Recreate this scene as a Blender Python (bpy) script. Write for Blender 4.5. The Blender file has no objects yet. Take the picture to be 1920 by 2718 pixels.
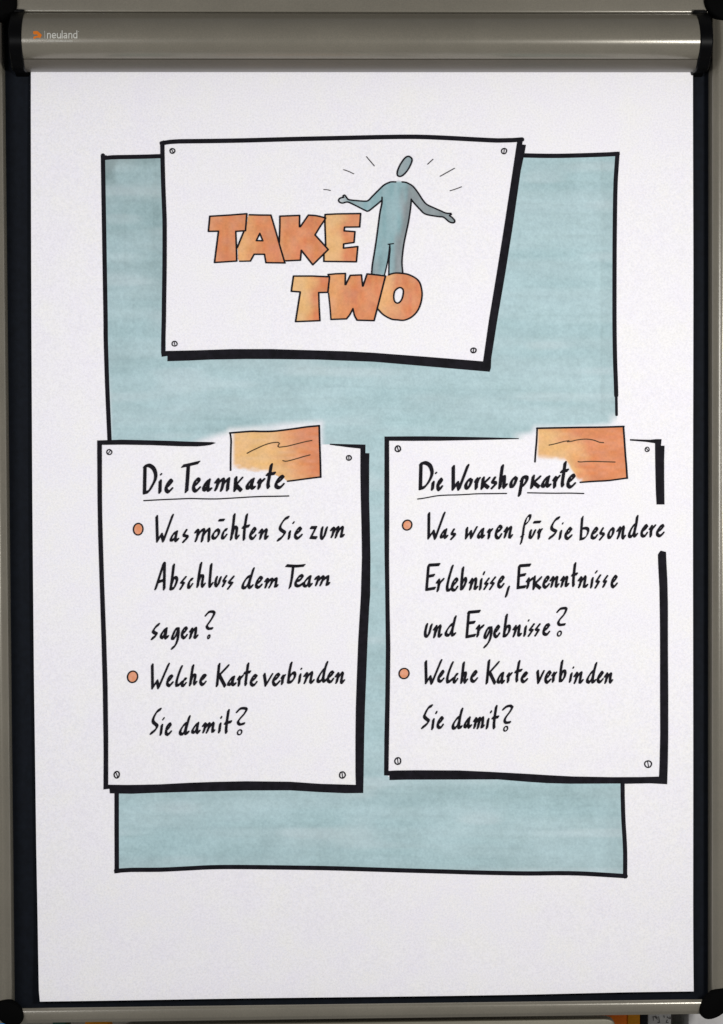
import bpy, math, random
import numpy as np
from mathutils import Vector, Matrix
from mathutils.geometry import delaunay_2d_cdt

random.seed(7)
scene = bpy.context.scene
COL = scene.collection

# ------------------------------------------------------------------ camera
# The trace was measured in a 1920 x 2718 frame.  Board plane: y = 0, x right, z up, viewer at -y.
W0, H0 = 1920.0, 2718.0
DIST = 2.2
FOV = math.radians(26.9)
FPX = (H0 / 2) / math.tan(FOV / 2)
dv = Vector((491.0, 170441.0, 5682.0)).normalized()            # where the board's verticals vanish
dh = Vector((183040.0, -1535.0 + 450.0, 5682.0)).normalized()  # where its horizontals vanish
dv = (dv - dh * dv.dot(dh)).normalized()
dn = dh.cross(dv)
CX = Vector((dh.x, dn.x, -dv.x))      # camera right / down / forward in board coordinates
CY = Vector((dh.y, dn.y, -dv.y))
CZ = Vector((dh.z, dn.z, -dv.z))
CAM = -CZ * DIST

def at(px, py, y=0.0):
    d = CX * ((px - W0 / 2) / FPX) + CY * ((py - H0 / 2) / FPX) + CZ
    return CAM + d * ((y - CAM.y) / d.y)

cam_data = bpy.data.cameras.new("camera")
cam = bpy.data.objects.new("camera", cam_data)
COL.objects.link(cam)
m = Matrix((CX, -CY, -CZ)).transposed().to_4x4()
m.translation = CAM
cam.matrix_world = m
cam_data.sensor_fit = 'VERTICAL'
cam_data.angle = FOV
cam_data.clip_start = 0.05
cam_data.clip_end = 50
scene.camera = cam

# ------------------------------------------------------------------ light
world = bpy.data.worlds.new("World")
scene.world = world
world.use_nodes = True
bg = world.node_tree.nodes["Background"]
bg.inputs[0].default_value = (1.0, 0.985, 0.975, 1)
bg.inputs[1].default_value = 0.235

def area(name, loc, target, size, power, color, size_y=None):
    d = bpy.data.lights.new(name, 'AREA')
    d.energy = power
    d.color = color
    d.size = size
    if size_y:
        d.shape = 'RECTANGLE'
        d.size_y = size_y
    o = bpy.data.objects.new(name, d)
    COL.objects.link(o)
    o.location = loc
    o.rotation_euler = (Vector(target) - Vector(loc)).to_track_quat('-Z', 'Y').to_euler()
    return o

area("right_lamp", (0.66, -1.22, 0.085), (0.0, 0, 0), 0.15, 12.6, (1.0, 0.985, 0.95), 0.24)  # unseen small lamp at the right, placed from the streaks on the metal
area("room_light", (-0.80, -1.30, 0.12), (0.0, 0, 0), 0.55, 9.2, (0.985, 0.985, 1.0))

scene.view_settings.view_transform = 'Standard'
scene.view_settings.look = 'None'
scene.view_settings.exposure = 0.0
scene.view_settings.gamma = 1.0
scene.view_settings.use_curve_mapping = False

# ------------------------------------------------------------------ helpers
def new_obj(name, me, parent=None, mat=None):
    o = bpy.data.objects.new(name, me)
    COL.objects.link(o)
    if parent is not None:
        o.parent = parent
    if mat is not None:
        me.materials.append(mat)
    return o

def mesh_obj(name, verts, faces, parent=None, mat=None, smooth=False):
    me = bpy.data.meshes.new(name)
    me.from_pydata([tuple(v) for v in verts], [], faces)
    me.validate()
    if smooth:
        me.polygons.foreach_set("use_smooth", [True] * len(me.polygons))
    me.update()
    return new_obj(name, me, parent, mat)

def empty(name, loc=(0, 0, 0)):
    o = bpy.data.objects.new(name, None)
    COL.objects.link(o)
    o.location = loc
    o.empty_display_size = 0.05
    return o

def tag(o, label=None, cat=None, group=None, kind=None):
    if label: o["label"] = label
    if cat: o["category"] = cat
    if group: o["group"] = group
    if kind: o["kind"] = kind
    return o

def bevel(o, w, seg=3, angle=0.6):
    b = o.modifiers.new("soft_edge", 'BEVEL')
    b.width = w
    b.segments = seg
    b.limit_method = 'ANGLE'
    b.angle_limit = angle
    for p in o.data.polygons:
        p.use_smooth = True
    return o

def box(name, x0, x1, y0, y1, z0, z1, parent, mat, bev=0.0, seg=3):
    v = [(x, y, z) for x in (x0, x1) for y in (y0, y1) for z in (z0, z1)]
    f = [(0, 1, 3, 2), (4, 6, 7, 5), (0, 4, 5, 1), (2, 3, 7, 6), (0, 2, 6, 4), (1, 5, 7, 3)]
    o = mesh_obj(name, v, f, parent, mat)
    if bev:
        bevel(o, bev, seg)
    return o

def extrude_profile(name, prof, a, b, axis, parent, mat, smooth=True, nseg=1):
    """closed profile of (p, q) pairs; axis 'x': p = y, q = z; axis 'z': p = x, q = y"""
    n = len(prof)
    v, f = [], []
    for k in range(nseg + 1):
        t = a + (b - a) * k / nseg
        for p, q in prof:
            v.append((t, p, q) if axis == 'x' else (p, q, t))
    for k in range(nseg):
        for i in range(n):
            j = (i + 1) % n
            f.append((k * n + i, k * n + j, (k + 1) * n + j, (k + 1) * n + i))
    f.append(tuple(range(n)))
    f.append(tuple(reversed(range(nseg * n, nseg * n + n))))
    o = mesh_obj(name, v, f, parent, mat)
    import bmesh
    bm = bmesh.new()
    bm.from_mesh(o.data)
    bmesh.ops.recalc_face_normals(bm, faces=bm.faces)
    bm.to_mesh(o.data)
    bm.free()
    if smooth:
        for p in o.data.polygons:
            p.use_smooth = len(p.vertices) == 4
        o.data.set_sharp_from_angle(angle=math.radians(32))
    return o

def cr(points, step=8.0, closed=False):
    """Catmull-Rom through the points"""
    P = [np.array(p, float) for p in points]
    n = len(P)
    if n < 3 and not closed:
        a, b = P[0], P[-1]
        k = max(1, int(np.linalg.norm(b - a) / (step * 4)))
        return [a + (b - a) * i / k for i in range(k + 1)]
    out = []
    rng = n if closed else n - 1
    for i in range(rng):
        p1, p2 = P[i], P[(i + 1) % n]
        p0 = P[i - 1] if (i > 0 or closed) else 2 * p1 - p2
        p3 = P[(i + 2) % n] if (i + 2 < n or closed) else 2 * p2 - p1
        k = max(1, int(np.linalg.norm(p2 - p1) / step))
        for j in range(k):
            t = j / k
            out.append(0.5 * ((2 * p1) + (p2 - p0) * t + (2 * p0 - 5 * p1 + 4 * p2 - p3) * t * t
                              + (3 * p1 - p0 - 3 * p2 + p3) * t ** 3))
    out.append(P[0] if closed else P[-1])
    return out

def hull(pts):
    pts = sorted(set((round(float(p[0]), 3), round(float(p[1]), 3)) for p in pts))
    if len(pts) < 3:
        return pts
    def half(seq):
        h = []
        for p in seq:
            while len(h) >= 2 and (h[-1][0]-h[-2][0])*(p[1]-h[-2][1]) - (h[-1][1]-h[-2][1])*(p[0]-h[-2][0]) <= 1e-6:
                h.pop()
            h.append(p)
        return h
    lo, up = half(pts), half(reversed(pts))
    return lo[:-1] + up[:-1]

def pen(r, nx=0.0, ny=0.0, k=8):
    c = [(r * math.cos(2 * math.pi * i / k + .2), r * math.sin(2 * math.pi * i / k + .2)) for i in range(k)]
    return hull([(x + nx, y - ny) for x, y in c] + [(x - nx, y + ny) for x, y in c])

def sweep(path, nib):
    out = []
    if max(abs(p[0] - path[0][0]) + abs(p[1] - path[0][1]) for p in path) < 0.5:
        return [[(path[0][0] + a, path[0][1] + b) for a, b in nib]]
    for p, q in zip(path[:-1], path[1:]):
        if abs(p[0] - q[0]) + abs(p[1] - q[1]) < 1e-3:
            continue
        out.append(hull([(p[0] + a, p[1] + b) for a, b in nib] + [(q[0] + a, q[1] + b) for a, b in nib]))
    return out

def union(polys, holes=()):
    """one clean triangulation of all the polygons together"""
    verts, faces = [], []
    for poly in list(polys) + list(holes):
        i0 = len(verts)
        a = sum(p[0] * q[1] - q[0] * p[1] for p, q in zip(poly, poly[1:] + poly[:1]))
        if a < 0:
            poly = poly[::-1]
        verts += [Vector(p) for p in poly]
        faces.append(list(range(i0, i0 + len(poly))))
    nsolid = len(polys)
    r = delaunay_2d_cdt(verts, [], faces, 0, 1e-4)
    tri = []
    for f, src in zip(r[2], r[5]):
        if src and not any(s >= nsolid for s in src):
            tri.append(list(f))
    return [tuple(v) for v in r[0]], tri

class Ink:
    """collects marks in crop pixels and lays them on the paper as one clean flat mesh"""
    def __init__(self, ox=0, oy=0, s=3.995):
        self.polys, self.holes = [], []
        self.crop(ox, oy, s)
    def crop(self, ox, oy, s=3.995):
        self.ox, self.oy, self.s = ox, oy, s
        return self
    def _add(self, polys):
        for p in polys:
            if len(p) >= 3:
                self.polys.append([(self.ox + x / self.s, self.oy + y / self.s) for x, y in p])
    def line(self, txt, w, closed=False, smooth=True, step=9.0):
        pts = P(txt)
        path = cr(pts, step, closed) if smooth else pts + (pts[:1] if closed else [])
        self._add(sweep(path, pen(w * (0.66 if self.s > 3 else 0.5))))
        return self
    def poly(self, txt):
        self._add([P(txt)])
        return self
    def nib(self, path, nib):
        self._add(sweep(path, nib))
        return self
    def build(self, name, mat, parent, lift=0.0006):
        v, f = union(self.polys, self.holes)
        co = [surf(x, y, lift) for x, y in v]
        o = mesh_obj(name, co, f, parent, mat)
        me = o.data
        if len(me.polygons) and sum(p.normal.y for p in me.polygons) > 0:
            me.flip_normals()
        return o

def P(txt):
    return [tuple(float(c) for c in t.split(',')) for t in txt.split()]

def paper_bulge(py):
    """the loose lower end of the sheet stands a little off the board"""
    t = max(0.0, (py - 2380.0) / 270.0)
    return -0.004 * t * t

def paper_wave(px, py):
    """slow ripples of a hanging sheet, about a millimetre"""
    k = min(1.0, max(0.0, (py - 200.0) / 500.0))
    return -0.0010 * k * (1 + 0.6 * math.sin(px / 151.0 + 0.9 * math.sin(py / 420.0)) + 0.4 * math.sin(py / 190.0 + px / 520.0))

def surf(px, py, lift=0.0):
    p = at(px, py, 0.0)
    return Vector((p.x, paper_bulge(py) + paper_wave(px, py) - lift, p.z))

# ------------------------------------------------------------------ materials
def mat(name):
    m = bpy.data.materials.new(name)
    m.use_nodes = True
    nt = m.node_tree
    return m, nt, nt.nodes["Principled BSDF"]

def N(nt, kind, **kw):
    n = nt.nodes.new(kind)
    for k, v in kw.items():
        setattr(n, k, v)
    return n

def noise(nt, scale, detail=3, rough=0.55, stretch=None):
    tc = N(nt, 'ShaderNodeTexCoord')
    src = tc.outputs['Object']
    if stretch:
        mp = N(nt, 'ShaderNodeMapping')
        mp.inputs['Scale'].default_value = stretch
        nt.links.new(src, mp.inputs['Vector'])
        src = mp.outputs['Vector']
    n = N(nt, 'ShaderNodeTexNoise')
    n.inputs['Scale'].default_value = scale
    n.inputs['Detail'].default_value = detail
    n.inputs['Roughness'].default_value = rough
    nt.links.new(src, n.inputs['Vector'])
    return n

def ramp(nt, fac, stops):
    r = N(nt, 'ShaderNodeValToRGB')
    e = r.color_ramp.elements
    e[0].position, e[0].color = stops[0][0], (*stops[0][1], 1)
    e[1].position, e[1].color = stops[-1][0], (*stops[-1][1], 1)
    for p, c in stops[1:-1]:
        k = e.new(p)
        k.color = (*c, 1)
    nt.links.new(fac, r.inputs['Fac'])
    return r.outputs['Color']

def mix(nt, fac, a, b, blend='MIX'):
    n = N(nt, 'ShaderNodeMix', data_type='RGBA', blend_type=blend)
    for s, v in ((n.inputs[0], fac), (n.inputs[6], a), (n.inputs[7], b)):
        if isinstance(v, bpy.types.NodeSocket):
            nt.links.new(v, s)
        elif isinstance(v, (int, float)):
            s.default_value = v
        else:
            s.default_value = (*v, 1)
    return n.outputs[2]

def bump(nt, bsdf, height, strength, dist=0.001):
    b = N(nt, 'ShaderNodeBump')
    b.inputs['Strength'].default_value = strength
    b.inputs['Distance'].default_value = dist
    nt.links.new(height, b.inputs['Height'])
    nt.links.new(b.outputs['Normal'], bsdf.inputs['Normal'])

PAPER = (0.862, 0.848, 0.885)

def paper_colour(nt):
    n1 = noise(nt, 30, 4, 0.65)
    n2 = noise(nt, 520, 3, 0.8)
    n3 = noise(nt, 760, 2, 0.6)
    c = ramp(nt, n1.outputs['Fac'], [(0.34, (0.853, 0.833, 0.892)), (0.5, PAPER), (0.66, (0.868, 0.857, 0.862))])
    g = ramp(nt, n2.outputs['Fac'], [(0.32, (0.875, 0.875, 0.88)), (0.60, (1.0, 1.0, 1.0))])
    c = mix(nt, 1.0, c, g, 'MULTIPLY')
    g2 = ramp(nt, n3.outputs['Fac'], [(0.34, (0.945, 0.955, 0.985)), (0.66, (1.0, 0.99, 0.975))])
    return mix(nt, 1.0, c, g2, 'MULTIPLY'), n2

m_paper, nt, b = mat("flipchart_paper")
c, g = paper_colour(nt)
nt.links.new(c, b.inputs['Base Color'])
b.inputs['Roughness'].default_value = 0.75
b.inputs['Specular IOR Level'].default_value = 0.25
bump(nt, b, g.outputs['Fac'], 0.12, 0.0004)

m_ink, nt, b = mat("black_marker_ink")
n = noise(nt, 120, 4, 0.65)
nt.links.new(ramp(nt, n.outputs['Fac'], [(0.33, (0.0022, 0.0018, 0.0038)), (0.7, (0.0085, 0.0072, 0.0125))]), b.inputs['Base Color'])
b.inputs['Roughness'].default_value = 0.7
b.inputs['Specular IOR Level'].default_value = 0.12

m_pencil, nt, b = mat("fine_liner_ink")
b.inputs['Base Color'].default_value = (0.045, 0.04, 0.042, 1)
b.inputs['Roughness'].default_value = 0.6
b.inputs['Specular IOR Level'].default_value = 0.2

m_brown, nt, b = mat("ink_over_orange")
b.inputs['Base Color'].default_value = (0.055, 0.030, 0.010, 1)
b.inputs['Roughness'].default_value = 0.6
b.inputs['Specular IOR Level'].default_value = 0.2

def wash(name, lo, hi, streak, blotch=18, deep=0.87):
    """translucent marker wash: pigment density and tone come from how the pen was drawn over the sheet"""
    m, nt, b = mat(name)
    d = N(nt, 'ShaderNodeAttribute', attribute_name='pigment')
    t = N(nt, 'ShaderNodeAttribute', attribute_name='tone')
    pc, g = paper_colour(nt)
    col = mix(nt, t.outputs['Fac'], lo, hi)
    s = noise(nt, 1.0, 4, 0.6, streak)
    k = noise(nt, blotch, 3, 0.6)
    fine = noise(nt, 380, 2, 0.7)
    f = ramp(nt, s.outputs['Fac'], [(0.3, (0.94, 0.945, 0.95)), (0.7, (1.0, 1.0, 1.0))])
    f2 = ramp(nt, k.outputs['Fac'], [(0.3, (deep, deep + 0.02, deep + 0.015)), (0.64, (1.0, 1.0, 1.0))])
    f3 = ramp(nt, fine.outputs['Fac'], [(0.32, (0.86, 0.87, 0.88)), (0.66, (1.0, 1.0, 1.0))])
    col = mix(nt, 1.0, col, f, 'MULTIPLY')
    col = mix(nt, 1.0, col, f2, 'MULTIPLY')
    col = mix(nt, 1.0, col, f3, 'MULTIPLY')
    nt.links.new(mix(nt, d.outputs['Fac'], pc, col), b.inputs['Base Color'])
    b.inputs['Roughness'].default_value = 0.75
    b.inputs['Specular IOR Level'].default_value = 0.2
    bump(nt, b, g.outputs['Fac'], 0.12, 0.0004)
    return m

m_blue = wash("pale_blue_marker_wash", (0.448, 0.620, 0.660), (0.225, 0.320, 0.330), (9, 9, 95))
m_figure = wash("blue_grey_marker_wash", (0.255, 0.420, 0.455), (0.235, 0.275, 0.29), (60, 60, 9), 40)
m_orange = wash("orange_marker_wash", (0.87, 0.53, 0.215), (0.72, 0.222, 0.088), (40, 40, 40), 55, 0.86)
m_dot = wash("salmon_marker_wash", (0.80, 0.29, 0.125), (0.80, 0.29, 0.125), (30, 30, 30), 60)

def metal(name, base, rough, met):
    m, nt, b = mat(name)
    n1 = noise(nt, 900, 2, 0.6)
    n2 = noise(nt, 14, 3, 0.6)
    c = ramp(nt, n2.outputs['Fac'], [(0.3, tuple(x * 0.93 for x in base)), (0.7, tuple(x * 1.06 for x in base))])
    g = ramp(nt, n1.outputs['Fac'], [(0.3, (0.88, 0.88, 0.88)), (0.7, (1.08, 1.06, 1.04))])
    nt.links.new(mix(nt, 1.0, c, g, 'MULTIPLY'), b.inputs['Base Color'])
    b.inputs['Metallic'].default_value = met
    b.inputs['Specular IOR Level'].default_value = 0.75
    b.inputs['Roughness'].default_value = rough
    bump(nt, b, n1.outputs['Fac'], 0.10, 0.0003)
    return m

m_alu = metal("anodised_aluminium", (0.180, 0.166, 0.134), 0.23, 0.25)
m_lip = metal("shaded_lip_aluminium", (0.105, 0.094, 0.078), 0.42, 0.2)  # same metal as the cover, with the lip's shade put into its colour
m_alu_dark = metal("aluminium_tray", (0.15, 0.138, 0.10), 0.45, 0.25)

def plain(name, colr, rough, spec=0.4, var=0.12, scale=60):
    m, nt, b = mat(name)
    n = noise(nt, scale, 4, 0.6)
    nt.links.new(ramp(nt, n.outputs['Fac'], [(0.3, tuple(x * (1 - var) for x in colr)), (0.7, tuple(x * (1 + var) for x in colr))]),
                 b.inputs['Base Color'])
    b.inputs['Roughness'].default_value = rough
    b.inputs['Specular IOR Level'].default_value = spec
    return m

m_black = plain("black_plastic", (0.0012, 0.0012, 0.0015), 0.42, 0.07)
m_knob = plain("matt_black_plastic", (0.0015, 0.0015, 0.0015), 0.8, 0.03)
m_panel = plain("dark_board_surface", (0.0035, 0.0050, 0.0085), 0.7, 0.10, 0.25, 160)
m_wall = plain("grey_wall", (0.30, 0.28, 0.24), 0.9, 0.2)
m_white = plain("off_white_card", (0.62, 0.61, 0.59), 0.8, 0.2)
m_boxw = plain("white_box_board", (0.50, 0.49, 0.49), 0.8, 0.2)
m_or1 = plain("orange_card_board", (0.95, 0.20, 0.004), 0.6, 0.3)
m_or2 = plain("amber_card_board", (0.78, 0.30, 0.003), 0.6, 0.3)
m_binder = plain("black_binder_cover", (0.004, 0.004, 0.005), 0.5, 0.2)
m_bluep = plain("blue_plastic", (0.01, 0.25, 0.75), 0.5, 0.3)
m_green = plain("dark_green_plastic", (0.02, 0.09, 0.06), 0.5, 0.3)
m_white_print = plain("white_print", (0.46, 0.455, 0.42), 0.6, 0.2, 0.05)
m_orange_print = plain("orange_print", (0.55, 0.145, 0.01), 0.6, 0.2, 0.08)

# ------------------------------------------------------------------ the setting behind the board
box("wall", -2.5, 2.5, 0.60, 0.65, -1.4, 1.6, None, m_wall)["kind"] = "structure"
bpy.data.objects["wall"]["label"] = "grey wall behind the flip chart"
Z_SHELF = at(960, 2718, 0.1).z - 0.10
box("shelf_board", -1.1, 1.1, 0.055, 0.56, Z_SHELF - 0.02, Z_SHELF, None, m_wall)
tag(bpy.data.objects["shelf_board"], "grey shelf board behind the flip chart below its bottom rail", "shelf")
# brackets carry the shelf from the wall behind
for bx in (-0.7, 0.7):
    box("bracket", bx - 0.012, bx + 0.012, 0.30, 0.60, Z_SHELF - 0.10, Z_SHELF - 0.02, bpy.data.objects["shelf_board"], m_wall)

# ------------------------------------------------------------------ flip chart frame
chart = empty("flip_chart", (0, 0.02, at(960, 2718).z))
tag(chart, "aluminium framed flip chart board with black corner joints and dark panel", "flip chart")
_off = chart.location.copy()

def adopt(o, parent):
    """parent without moving"""
    o.parent = parent
    o.matrix_parent_inverse = parent.matrix_world.inverted() if parent.type != 'EMPTY' else Matrix.Translation(-parent.location)
    return o

YF = -0.017                                   # front of the rails
XL = at(18, 1300, YF).x                       # inner front edge of the left upright
XR = at(1891, 1300, YF).x
ZB = 0.5 * (at(400, 2673.5, YF).z + at(1600, 2655.5, YF).z)   # top front edge of the bottom rail
ZB2 = 0.5 * (at(400, 2712, YF).z + at(1600, 2697, YF).z)
ZT = at(960, 32, YF).z                        # lower front edge of the header rail
ZTOP = ZT + 0.040

adopt(box("backing_panel", XL - 0.02, XR + 0.02, 0.0045, 0.016, ZB2 + 0.004, ZTOP - 0.01, None, m_panel), chart)

def upright(x_in, s):
    """half round extrusion; s = -1 grows to the left"""
    w = 0.019
    prof = [(x_in, 0.016), (x_in, YF + 0.0030), (x_in + s * 0.0006, YF + 0.0012), (x_in + s * 0.0014, YF + 0.0004)]
    for k in range(15):
        t = k / 14
        prof.append((x_in + s * (0.002 + t * (w - 0.004)), YF - 0.0050 * math.sin(math.pi * t) ** 0.9))
    prof += [(x_in + s * (w - 0.001), YF + 0.001), (x_in + s * w, YF + 0.003), (x_in + s * w, 0.016)]
    return adopt(extrude_profile("side_rail", prof, ZB2 + 0.002, ZTOP - 0.012, 'z', None, m_alu), chart)

upright(XL, -1)
upright(XR, 1)

# bottom rail: rounded front, top face seen from above
h = ZB - ZB2
prof = [(0.016, ZB2), (YF + 0.003, ZB2), (YF + 0.0006, ZB2 + 0.0006), (YF - 0.0006, ZB2 + 0.003)]
for k in range(1, 10):
    t = k / 10
    prof.append((YF - 0.0008 - 0.0010 * math.sin(math.pi * (0.12 + 0.80 * t)), ZB2 + 0.003 + (h - 0.006) * t))
prof += [(YF - 0.0010, ZB - 0.0026), (YF + 0.0003, ZB - 0.0010), (YF + 0.0018, ZB - 0.0002), (YF + 0.0030, ZB - 0.0006), (YF + 0.0055, ZB - 0.0030), (0.0042, ZB - 0.0070), (0.016, ZB - 0.0072)]
adopt(extrude_profile("bottom_rail", prof, XL - 0.002, XR + 0.002, 'x', None, m_alu), chart)

# header rail
prof = [(0.016, ZT - 0.0008), (YF + 0.0004, ZT - 0.0008), (YF - 0.0003, ZT - 0.0005), (YF - 0.0008, ZT + 0.0001), (YF - 0.0010, ZT + 0.0009),
        (YF - 0.0011, ZT + 0.0016), (YF - 0.0011, ZT + 0.036), (YF, ZTOP), (0.016, ZTOP)]
adopt(extrude_profile("header_rail", prof, XL - 0.004, XR + 0.004, 'x', None, m_alu), chart)

# corner joints
def joint(px, py, rx, rz, tilt, y0=-0.027, y1=-0.015, seg=40):
    c = at(px, py, y0)
    v, f = [], []
    rings = [(y1, 1.0), (y0 + 0.008, 1.0), (y0 + 0.003, 0.975), (y0 + 0.0008, 0.92), (y0, 0.80)]
    for y, s in rings:
        for i in range(seg):
            a = 2 * math.pi * i / seg
            x, z = rx * s * math.cos(a), rz * s * math.sin(a)
            v.append((c.x + x * math.cos(tilt) - z * math.sin(tilt), y, c.z + x * math.sin(tilt) + z * math.cos(tilt)))
    n = len(rings)
    for k in range(n - 1):
        for i in range(seg):
            j = (i + 1) % seg
            f.append((k * seg + i, (k + 1) * seg + i, (k + 1) * seg + j, k * seg + j))
    f.append(tuple(range((n - 1) * seg, n * seg))[::-1])
    f.append(tuple(range(seg)))
    o = mesh_obj("corner_joint", v, f, None, m_knob, True)
    o.data.set_sharp_from_angle(angle=math.radians(50))
    return adopt(o, chart)

U = 0.000387
joint(23, 2692, 42 * U, 30 * U, math.radians(-40))
joint(1904, 2667, 52 * U, 31 * U, math.radians(42))
joint(-4, 8, 48 * U, 44 * U, math.radians(40))
joint(1925, 2, 54 * U, 48 * U, math.radians(-40))

# pen tray hanging under the rail: its flat front with round corners
zt = at(1300, 2709, -0.004).z
x0, x1 = at(318, 2716, -0.004).x, at(1632.5, 2716, -0.004).x
r = 0.012
prof = [(x0, zt - 0.06), (x0, zt - r)]
for k in range(1, 7):
    a = math.pi - k * math.pi / 12
    prof.append((x0 + r + r * math.cos(a), zt - r + r * math.sin(a)))
for k in range(0, 6):
    a = math.pi / 2 - k * math.pi / 12
    prof.append((x1 - r + r * math.cos(a), zt - 0.45 * r + 0.45 * r * math.sin(a)))
prof += [(x1, zt - 0.45 * r), (x1, zt - 0.06)]
n = len(prof)
v = [(x, -0.004, z) for x, z in prof] + [(x, 0.012, z) for x, z in prof]
f = [tuple(range(n)), tuple(range(2 * n - 1, n - 1, -1))] + [(i, i + n, (i + 1) % n + n, (i + 1) % n) for i in range(n)]
adopt(bevel(mesh_obj("pen_tray", v, f, None, m_alu_dark), 0.0012, 2, 0.9), chart)

# ------------------------------------------------------------------ pad clamp (hinged cover bar across the top)
CL = [(34, -0.012), (36, -0.024), (42, -0.033), (52, -0.0405), (66, -0.0465), (80, -0.0500), (95, -0.0518), (110, -0.0515), (124, -0.0492),
      (138, -0.0452), (150, -0.0400), (156, -0.0365), (157.2, -0.0348), (158.6, -0.0356), (166, -0.0335), (174, -0.0305), (180, -0.0275), (184, -0.0240), (187, -0.0185), (189.5, -0.0120), (191.5, -0.0030)]
prof = [(y, at(960, py + 0.0, y).z) for py, y in CL]
zs = np.array([z for y, z in prof])[::-1]
ys = np.array([y for y, z in prof])[::-1]
XC0 = at(71, 190, -0.010).x
XC1 = at(1840, 188, -0.010).x
back = [(-0.0012, prof[-1][1] + 0.0004), (-0.0012, prof[0][1] + 0.0005)]
clamp = adopt(extrude_profile("clamp_cover", prof + back, XC0, XC1, 'x', None, m_alu, True, 1), chart)

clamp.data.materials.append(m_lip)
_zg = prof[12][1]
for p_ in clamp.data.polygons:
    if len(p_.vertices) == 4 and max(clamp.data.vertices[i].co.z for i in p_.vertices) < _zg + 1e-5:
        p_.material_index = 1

def cap(xa, xb):
    grow = 0.0016
    zc = 0.5 * (prof[0][1] + prof[-1][1])
    pr = [(y - grow, zc + (z - zc) * 1.04) for y, z in prof if True]
    pr = [p for i, p in enumerate(pr) if i not in (12, 13)]
    pr = pr + [(0.004, pr[-1][1] - 0.003), (0.004, pr[0][1] + 0.002)]
    o = extrude_profile("end_cap", pr, xa, xb, 'x', None, m_black, True)
    bevel(o, 0.0012, 2, 0.9)
    o.parent = clamp
    return o
cap(XC0 - 0.0125, XC0 + 0.0004)
cap(XC1 - 0.0004, XC1 + 0.0125)
# black hinge tongues above the caps
for xa, xb in ((at(36, 32, -0.024).x, at(64, 32, -0.024).x), (at(1842, 29, -0.024).x, at(1878, 29, -0.024).x)):
    o = box("hinge_tab", xa, xb, -0.0235, -0.006, ZT - 0.0018, ZT + 0.0012, None, m_black, 0.0008, 2)
    o.parent = clamp

# print on the clamp cover
def on_cover(px, py, lift=0.0004):
    y = -0.05
    for _ in range(5):
        p = at(px, py, y)
        y = float(np.interp(p.z, zs, ys))
    p = at(px, py, y)
    return Vector((p.x, y - lift, p.z))

class Print(Ink):
    def build(self, name, mat, parent):
        v, f = union(self.polys)
        o = mesh_obj(name, [on_cover(x, y) for x, y in v], f, parent, mat)
        if len(o.data.polygons) and sum(p.normal.y for p in o.data.polygons) > 0:
            o.data.flip_normals()
        return o

pr = Print(60, 60, 8.11)
pr.poly("230,190 300,180 332,188 380,230 420,270 404,300 388,334 345,324 296,326 270,352 238,352")
pr.build("logo_mark", m_orange_print, clamp)
pr = Print(60, 60, 8.11)
pr.line("480,182 485,342", 7)
w = 17
pr.line("540,335 540,235", w).line("540,262 562,236 592,238 602,262 602,335", w)
pr.line("646,285 712,282 708,250 682,234 652,248 642,290 655,322 685,330 714,322", w)
pr.line("752,236 752,300 766,326 800,328 818,308", w).line("822,236 822,335", w)
pr.line("856,178 856,335", w)
pr.line("895,240 930,234 952,250 954,335", w).line("952,280 915,284 893,305 905,330 935,326 952,310", w)
pr.line("1000,335 1000,235", w).line("1000,262 1022,236 1052,238 1064,262 1064,335", w)
pr.line("1172,178 1172,335", w).line("1168,250 1140,234 1112,246 1102,285 1114,322 1142,330 1168,314", w)
pr.line("1205,196 1215,196", 9)
pr.build("lettering", m_white_print, clamp)

fc = bpy.data.curves.new("web_line", 'FONT')
fc.body = "www.neuland.com"
fc.size = 1.0
fc.offset = 0.022
fo = bpy.data.objects.new("web_line", fc)
COL.objects.link(fo)
bpy.context.view_layer.update()
me = bpy.data.meshes.new_from_object(fo.evaluated_get(bpy.context.evaluated_depsgraph_get()))
bpy.data.objects.remove(fo)
xs = [q.co.x for q in me.vertices]
mx = max(xs)
for q in me.vertices:
    q.co = on_cover(125.5 + 67.5 * q.co.x / mx, 110.4 - q.co.y * 5.6)
me.name = "web_lettering"
new_obj("web_lettering", me, clamp, m_white_print)

# ------------------------------------------------------------------ the sheet of paper
left_edge = [(82.5, 120), (82.5, 300), (84.5, 900), (87, 1330), (91, 1800), (97, 2250), (102.5, 2520), (104.5, 2600), (106, 2648), (108.2, 2654)]
right_edge = [(1839.5, 120), (1840, 700), (1839.5, 1300), (1840, 2000), (1840, 2500), (1839.8, 2654)]
def edge(tab, py):
    return float(np.interp(py, [b for a, b in tab], [a for a, b in tab]))
def bottom(u):
    return float(np.interp(u, [0, .25, .5, .75, .9, 1], [2654.5, 2648.5, 2643.0, 2637.0, 2631.5, 2629.0]))
NX, NY = 40, 90
front, bk = [], []
for j in range(NY + 1):
    for i in range(NX + 1):
        u = i / NX
        py = 150 + (bottom(u) - 150) * j / NY
        px = edge(left_edge, py) + (edge(right_edge, py) - edge(left_edge, py)) * u
        p = surf(px, py)
        front.append((p.x, p.y, p.z))
        bk.append((p.x, p.y + 0.0007, p.z))
K = (NX + 1) * (NY + 1)
faces = []
for j in range(NY):
    for i in range(NX):
        a = j * (NX + 1) + i
        q = (a, a + NX + 1, a + NX + 2, a + 1)
        faces.append(q)
        faces.append(tuple(x + K for x in reversed(q)))
rim = [i for i in range(NX + 1)] + [j * (NX + 1) + NX for j in range(1, NY + 1)] + \
      [NY * (NX + 1) + i for i in range(NX - 1, -1, -1)] + [j * (NX + 1) for j in range(NY - 1, 0, -1)]
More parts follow.
